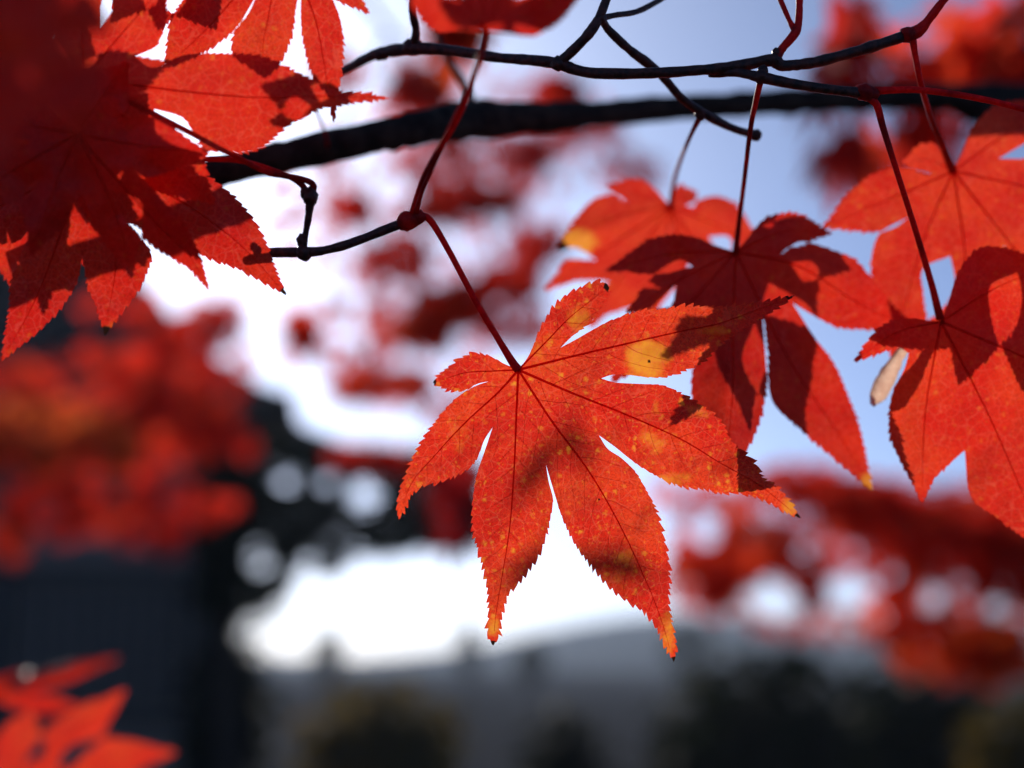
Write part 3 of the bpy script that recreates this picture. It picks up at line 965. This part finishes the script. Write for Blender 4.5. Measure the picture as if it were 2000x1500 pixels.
# leaves at the left held by the same twig
make_leaf(sprig, (165, 318), .264, [T(290, 180, 60), T(335, 300, 40, dd=.002), T(560, 577, 66, via=[(330, 380), (460, 470)], dd=.004), T(205, 655, 68, via=[(225, 480)], dd=.001),
                                    T(3, 706, 58, via=[(80, 560)], dd=.002), T(-130, 480, 72), T(-70, 330, 50)], mat=M_DEEP, seed=8, grid=12, notch=.40, side_veins=False,
          burn=[(205, 652, 20, 14, 1.0), (185, 650, 16, 10, 1.0), (558, 572, 10, 12, .9), (270, 352, 11, 14, 1.1)], yellow=[(215, 640, 30, 30, .4)],
          label='dark red leaf with a black-tipped lower lobe, at the left edge',
          stalk=[(600, 388, .2695, 9), (588, 360, .269, 7), (540, 335, .268, 6), (450, 312, .267, 6), (300, 316, .265, 6), (168, 318, .264, 8)])
make_leaf(sprig, (150, 262), .250, [T(250, 120, 50), T(410, 300, 56, dd=.004), T(408, 567, 40, via=[(300, 430), (370, 500)], dd=.010), T(258, 545, 48, via=[(220, 400)], dd=.006),
                                    T(60, 500, 50), T(-90, 400, 60), T(-60, 220, 50)], mat=M_DEEP, seed=9, grid=12, notch=.42,
          label='dark red leaf overlapping the black-tipped one, with a thin curled lobe tip')
make_leaf(sprig, (165, 152), .258, [T(150, -90, 60), T(330, -40, 70, dd=.004),
                                    dict(tip=(764, 193), dd=.002, via=[(330, 175), (500, 190), (640, 188)],
                                         e1=[(300, 132), (360, 108), (440, 106), (510, 112), (556, 132), (604, 154), (648, 178), (700, 182)],
                                         e2=[(710, 196), (664, 204), (622, 212), (590, 228), (556, 248), (504, 290), (440, 296), (370, 288), (310, 262)]),
                                    T(420, 400, 80, dd=.004), T(180, 430, 70), T(-60, 330, 70), T(-110, 120, 60)],
          mat=M_LEAF, seed=10, grid=12, notch=.42, teeth=7, label='red leaf whose long jagged lobe points to the bough, upper left',
          stalk=[(606, 380, .2695, 9), (612, 362, .269, 8), (590, 350, .268, 7), (520, 335, .267, 6.5), (450, 300, .264, 6.5), (300, 222, .260, 6.5), (168, 153, .258, 8)])
# unseen leaves added behind those, toward the sun, to darken the cluster
make_leaf(sprig, (120, 200), .315, [T(170, 20, 60), T(330, 120, 46), T(372, 300, 40), T(290, 460, 42), T(120, 540, 40), T(-60, 420, 50)], mat=M_DEEP, seed=70, grid=14, notch=.38,
          label='dark leaf added unseen behind the overlapping leaves at the upper left to shade them')
make_leaf(sprig, (20, 330), .300, [T(120, 180, 60), T(200, 330, 46), T(170, 520, 44), T(20, 560, 46), T(-120, 420, 60)], mat=M_DEEP, seed=71, grid=14, notch=.38,
          label='dark leaf added unseen behind the black-tipped one at the left edge to shade it')

# ------------------------------------------------------------------ near twig in the top left corner
near = empty('maple_sprig', at(300, -160, .26))
tag(near, 'twig above the top left corner with close blurred dark red leaves', 'maple twig', 'thin maple twigs in front')
link_mesh('twig', *px_tube([(-150, -60, .19, 12), (60, -150, .215, 11), (300, -175, .255, 10), (560, -210, .268, 9), (760, -260, .28, 8)], 8, 10, .06), M_TWIG, near)
make_leaf(near, (545, -120), .262, [T(740, -140, 50), T(722, 26, 30, dd=.002),
                                    dict(tip=(652, 240), dd=.004, via=[(610, 20), (632, 120)], e1=[(662, 30), (669, 80), (665, 140), (657, 190)], e2=[(642, 196), (618, 160), (598, 100), (588, 40)]),
                                    dict(tip=(512, 152), dd=.003, via=[(530, 0), (515, 80)], e1=[(577, 20), (570, 64), (553, 110), (534, 132)], e2=[(482, 128), (456, 108), (458, 66), (484, 28)]),
                                    dict(tip=(322, 132), dd=.004, via=[(470, -20), (400, 60)], e1=[(470, 42), (436, 76), (392, 104), (352, 122)], e2=[(326, 96), (340, 30), (400, -40)])],
          mat=M_LEAF, seed=12, grid=12, notches=[(675, -90), (640, -25), (588, -30), (503, -12)], label='red leaf with two long lobes hanging from the top edge, left of the twigs',
          stalk=[(560, -210, .268, 8), (552, -170, .266, 6), (545, -122, .262, 7)])
make_leaf(near, (330, -110), .270, [T(420, 60, 56), T(310, 62, 46), T(222, 48, 50), T(130, -60, 50)], mat=M_DEEP, seed=13, grid=14, notch=.45,
          label='dark red leaf cut by the top edge in the left corner', stalk=[(300, -175, .256, 8), (318, -145, .265, 6), (330, -112, .270, 7)])
make_leaf(near, (-20, -50), .160, [T(40, -290, 80), T(215, -120, 80), T(225, 60, 72), T(165, 285, 76, via=[(120, 140)]), T(10, 325, 80), T(-150, 220, 80), T(-190, 20, 70)], mat=M_DEEP, seed=14, grid=16, notch=.72,
          label='very close blurred dark leaf filling the top left corner', stalk=[(60, -150, .215, 9), (20, -100, .185, 7), (-20, -52, .160, 8)])

# ------------------------------------------------------------------ the twig at the upper right
tws = empty('maple_sprig', at(1100, 125, .285))
tag(tws, 'forked dark twig across the upper right with red leaves hanging below', 'maple twig', 'thin maple twigs in front')
link_mesh('twig', *px_tube([(560, 190, .33, 6), (660, 143, .32, 7), (730, 108, .312, 10), (800, 95, .306, 13), (870, 98, .302, 11), (980, 113, .295, 10), (1080, 122, .288, 11), (1150, 142, .286, 11), (1290, 142, .285, 10.5),
                            (1420, 132, .285, 11), (1505, 118, .285, 12), (1530, 128, .285, 11), (1590, 122, .285, 10.5), (1680, 98, .285, 10.5), (1762, 72, .285, 11)], 8, 12, .06), M_TWIG, tws)
link_mesh('twig', *px_tube([(1090, 124, .287, 11), (1120, 98, .286, 10), (1150, 66, .285, 10), (1172, 30, .285, 9), (1195, -30, .285, 9)], 8, 10, .05), M_TWIG, tws)
link_mesh('twig', *px_tube([(1172, 36, .2855, 8), (1200, 30, .288, 6), (1250, 20, .293, 6), (1310, -12, .30, 5)], 8, 8, .05), M_TWIG, tws)
link_mesh('twig', *px_tube([(1176, 38, .2858, 8), (1190, 60, .288, 8), (1230, 97, .291, 9), (1285, 140, .295, 9), (1330, 190, .30, 8), (1375, 222, .303, 8.5), (1430, 250, .307, 8), (1476, 264, .31, 8)], 8, 10, .05), M_TWIG, tws)
link_mesh('twig', *px_tube([(1385, 145, .287, 6), (1440, 142, .284, 9), (1490, 152, .282, 11), (1560, 166, .281, 10), (1630, 176, .280, 9.5), (1690, 182, .280, 11)], 8, 10, .05), M_TWIG, tws)
link_mesh('twig', *px_tube([(1516, 112, .2850, 12), (1530, 92, .285, 9), (1552, 66, .285, 9), (1560, 40, .285, 7.5), (1562, -20, .285, 7)], 8, 10, .05), M_REDTWIG, tws)
link_mesh('twig', *px_tube([(1553, 62, .285, 7), (1540, 36, .286, 5.5), (1520, -10, .288, 5.5)], 8, 8, .05), M_REDTWIG, tws)
link_mesh('twig', *px_tube([(1770, 70, .285, 13), (1795, 60, .285, 12), (1820, 30, .284, 9), (1850, -10, .283, 8)], 8, 10, .05), M_REDTWIG, tws)
link_mesh('bud', *join(knob_geo(1476, 264, .31, 12, 1.1)), M_TWIG, tws)
link_mesh('bud', *join(knob_geo(1516, 104, .285, 11, .8), knob_geo(1512, 118, .285, 15, .9)), M_TWIG, tws)
link_mesh('node', *join(knob_geo(1772, 68, .285, 16, 1.1)), M_REDTWIG, tws)
link_mesh('node', *join(knob_geo(1690, 180, .280, 17, 1.25, -.3), knob_geo(1702, 184, .280, 14, 1.2)), M_REDTWIG, tws)
link_mesh('node', *join(knob_geo(1486, 150, .282, 15, .8), knob_geo(1490, 138, .283, 12, .9)), M_TWIG, tws)
link_mesh('node', *join(knob_geo(1368, 224, .303, 12, 1.0)), M_TWIG, tws)
link_mesh('node', *join(knob_geo(806, 92, .306, 17, 1.2, .1), knob_geo(745, 106, .311, 13, 1.2)), M_TWIG, tws)
link_mesh('node', *join(knob_geo(1090, 124, .287, 15, 1.0), knob_geo(1174, 36, .2855, 13, .9)), M_TWIG, tws)
link_mesh('twig', *px_tube([(806, 96, .306, 9), (812, 60, .303, 7.5), (806, 20, .30, 8), (812, -30, .297, 7)], 8, 9, .12), M_TWIG, tws)
# a stalk whose leaf is beyond the right edge
make_leaf(tws, (2200, 300), .285, [T(2150, 180, 50), T(2330, 260, 60), T(2360, 420, 60), T(2200, 520, 60), T(2100, 420, 50)], mat=M_LEAF, seed=40, grid=20, ribs=False,
          label='leaf beyond the right edge whose long red stalk crosses the bough',
          stalk=[(1700, 178, .280, 11), (1740, 176, .280, 8.5), (1800, 176, .2805, 8), (1900, 190, .2815, 7.5), (2000, 214, .283, 7), (2100, 250, .284, 7), (2200, 300, .285, 7)])

# leaf behind, its stalk from the drooping twig
make_leaf(tws, (1310, 402), .368, [T(1363, 376, 24, dd=.004), T(1486, 474, 52, dd=.004), T(1425, 575, 58, dd=.002), T(1392, 762, 74, dd=.002), T(1270, 720, 62), T(1150, 640, 44, dd=-.004),
                                   T(1064, 566, 34, dd=-.002), T(1088, 486, 46, via=[(1200, 425)], dd=-.006), T(1182, 364, 27, via=[(1240, 378)], dd=.004)], mat=M_LEAF, seed=16, grid=12, notch=.5,
          notches=[None, None, None, None, (1235, 600), (1190, 550), (1165, 508), (1228, 398)],
          yellow=[(1120, 474, 44, 30, 1.0)], burn=[(1096, 484, 16, 14, 1.0)],
          label='blurred red leaf with a yellow and black lobe tip, behind the dark one',
          stalk=[(1368, 228, .303, 7), (1352, 258, .312, 5.5), (1332, 305, .335, 5), (1318, 350, .352, 5), (1310, 400, .368, 6)])
make_leaf(tws, (1437, 492), .321, [T(1624, 455, 34, via=[(1530, 452)], dd=.002), T(1790, 640, 64, via=[(1560, 520), (1690, 600)], dd=.004), T(1704, 958, 68, via=[(1540, 700), (1640, 850)], dd=.004),
                                   dict(tip=(1412, 940), dd=-.034, via=[(1432, 640), (1430, 780)], e1=[(1490, 620), (1498, 720), (1488, 800), (1462, 870)], e2=[(1378, 885), (1358, 810), (1352, 740), (1368, 640)]), T(1192, 748, 48, via=[(1330, 610)], dd=-.004), T(1222, 612, 36, via=[(1330, 545)], dd=-.003), T(1182, 528, 34, via=[(1310, 495)], dd=.002)],
          mat=M_DEEP, seed=17, grid=11, notch=.36, notches=[(1524, 498), (1548, 592), (1497, 722), (1348, 640), (1322, 556), None], yellow=[(1698, 945, 18, 26, 1.0)], burn=[(1712, 962, 6, 6, .8)],
          label='dark red leaf in half shade directly behind the sharp leaf, yellow lowest tip',
          stalk=[(1487, 152, .282, 8), (1478, 190, .286, 7), (1466, 250, .293, 6), (1455, 340, .301, 5.5), (1444, 430, .315, 6), (1437, 490, .321, 8)])
make_leaf(tws, (1862, 334), .328, [T(2070, 195, 56, via=[(1960, 265)], dd=.002), T(2190, 400, 100), T(2140, 690, 100, dd=.002), T(1900, 780, 86, via=[(1885, 500)], dd=.003),
                                   T(1740, 700, 84, via=[(1800, 480)], dd=.003), T(1606, 444, 56, via=[(1740, 388)], dd=.004), T(1764, 316, 30, via=[(1815, 312)])],
          mat=M_LEAF, seed=18, grid=11, notch=.42, notches=[(1950, 310), (2060, 480), (1962, 480), (1856, 500), (1775, 424), None],
          label='orange-red leaf spreading to the right edge, highest of the hanging ones',
          stalk=[(1783, 78, .285, 9), (1788, 110, .286, 7.5), (1800, 170, .289, 7), (1822, 240, .308, 7), (1845, 295, .320, 8), (1860, 332, .328, 10)])
make_leaf(tws, (1838, 628), .302, [T(2060, 520, 78, via=[(1950, 560)], dd=.003), T(2230, 790, 120), T(2050, 1090, 112, via=[(1940, 830)], dd=.003), T(1800, 980, 72, via=[(1808, 800)], dd=.004), T(1668, 706, 24, via=[(1750, 650)])],
          mat=M_LEAF, seed=19, grid=11, notch=.45, notches=[(2030, 640), (2040, 800), (1884, 880), (1775, 690)],
          label='red leaf with a shaded centre at the right edge, lowest of the hanging ones',
          stalk=[(1692, 188, .280, 9), (1712, 205, .280, 9), (1725, 250, .281, 8), (1750, 330, .283, 7), (1785, 440, .291, 7), (1818, 550, .298, 8), (1836, 622, .302, 10)])
# a lobe rolled up under that leaf, sun glint put into its pale colour
sp = smooth_path([(1792, 648, 4), (1772, 672, 9), (1752, 702, 13), (1730, 740, 19), (1713, 772, 17), (1701, 790, 3)], 7)
v, f = [], []
for i, q in enumerate(sp):
    for k in range(9):
        a = R(-95 + 165 * k / 8 + 40 * i / len(sp)) + .35 * noise.noise(Vector((i * .8, 3, 0)))
        v.append(at(q[0] + math.sin(a) * q[2] * .86, q[1] + math.sin(a) * q[2] * .5 + 7 * noise.noise(Vector((i * .55, k * .9, 0))), .3100 + (1 - math.cos(a)) * q[2] / FPX * .29))
f = [(i * 9 + k, i * 9 + k + 1, i * 9 + k + 10, i * 9 + k + 9) for i in range(len(sp) - 1) for k in range(8)]
tag(link_mesh('curled_lobe', v, f, M_PALE, tws), 'pale lobe rolled into a narrow trough, sun glint in its colour')

# ------------------------------------------------------------------ leaves low in the left corner
low = empty('maple_sprig', at(-60, 1560, .54))
tag(low, 'blurred bright red leaf rising from the bottom left corner', 'maple twig', 'thin maple twigs in front')
link_mesh('twig', *px_tube([(-420, 1650, .56, 9), (-250, 1610, .55, 8), (-60, 1580, .54, 7)], 6, 8), M_TWIG, low)
make_leaf(low, (10, 1545), .54, [T(-160, 1440, 50), T(62, 1385, 48, dd=.004), T(246, 1346, 42, via=[(140, 1440)], dd=-.003), T(345, 1468, 44, via=[(180, 1490)]), T(330, 1600, 50)], mat=M_LEAF, seed=50, grid=14, notch=.36,
          label='bright red blurred leaf in the bottom left corner', stalk=[(-60, 1580, .54, 7), (-30, 1565, .54, 6), (8, 1547, .54, 7)])
low2 = empty('maple_sprig', at(-60, 1380, .62))
tag(low2, 'faint dark red leaf blurred above the bright one in the bottom left corner', 'maple twig', 'thin maple twigs in front')
link_mesh('twig', *px_tube([(-300, 1420, .64, 7), (-150, 1400, .63, 6), (-60, 1375, .62, 5)], 6, 8), M_TWIG, low2)
make_leaf(low2, (-20, 1365), .62, [T(-120, 1290, 20), T(60, 1310, 18, dd=.03), T(232, 1284, 16, via=[(110, 1320)], dd=.03), T(160, 1380, 18, dd=.02)], mat=M_DEEP, seed=51, grid=14, notch=.4,
          label='narrow dark red leaf seen edge on', stalk=[(-60, 1375, .62, 5), (-40, 1370, .62, 4), (-22, 1366, .62, 5)])


# ------------------------------------------------------------------ air that turns the far hill blue-grey
hz, hn, ho = nmat('haze_air')
pv = hn.nodes.new('ShaderNodeVolumePrincipled')
pv.inputs['Color'].default_value = (.66, .79, 1.0, 1)
pv.inputs['Density'].default_value = .0009
pv.inputs['Anisotropy'].default_value = .3
hn.links.new(pv.outputs[0], ho.inputs['Volume'])
tag(link_mesh('haze', *box_geo(-940, 940, -940, 940, -11, 24), hz, None, False), 'thin blue-grey haze over the far hill', kind='stuff')
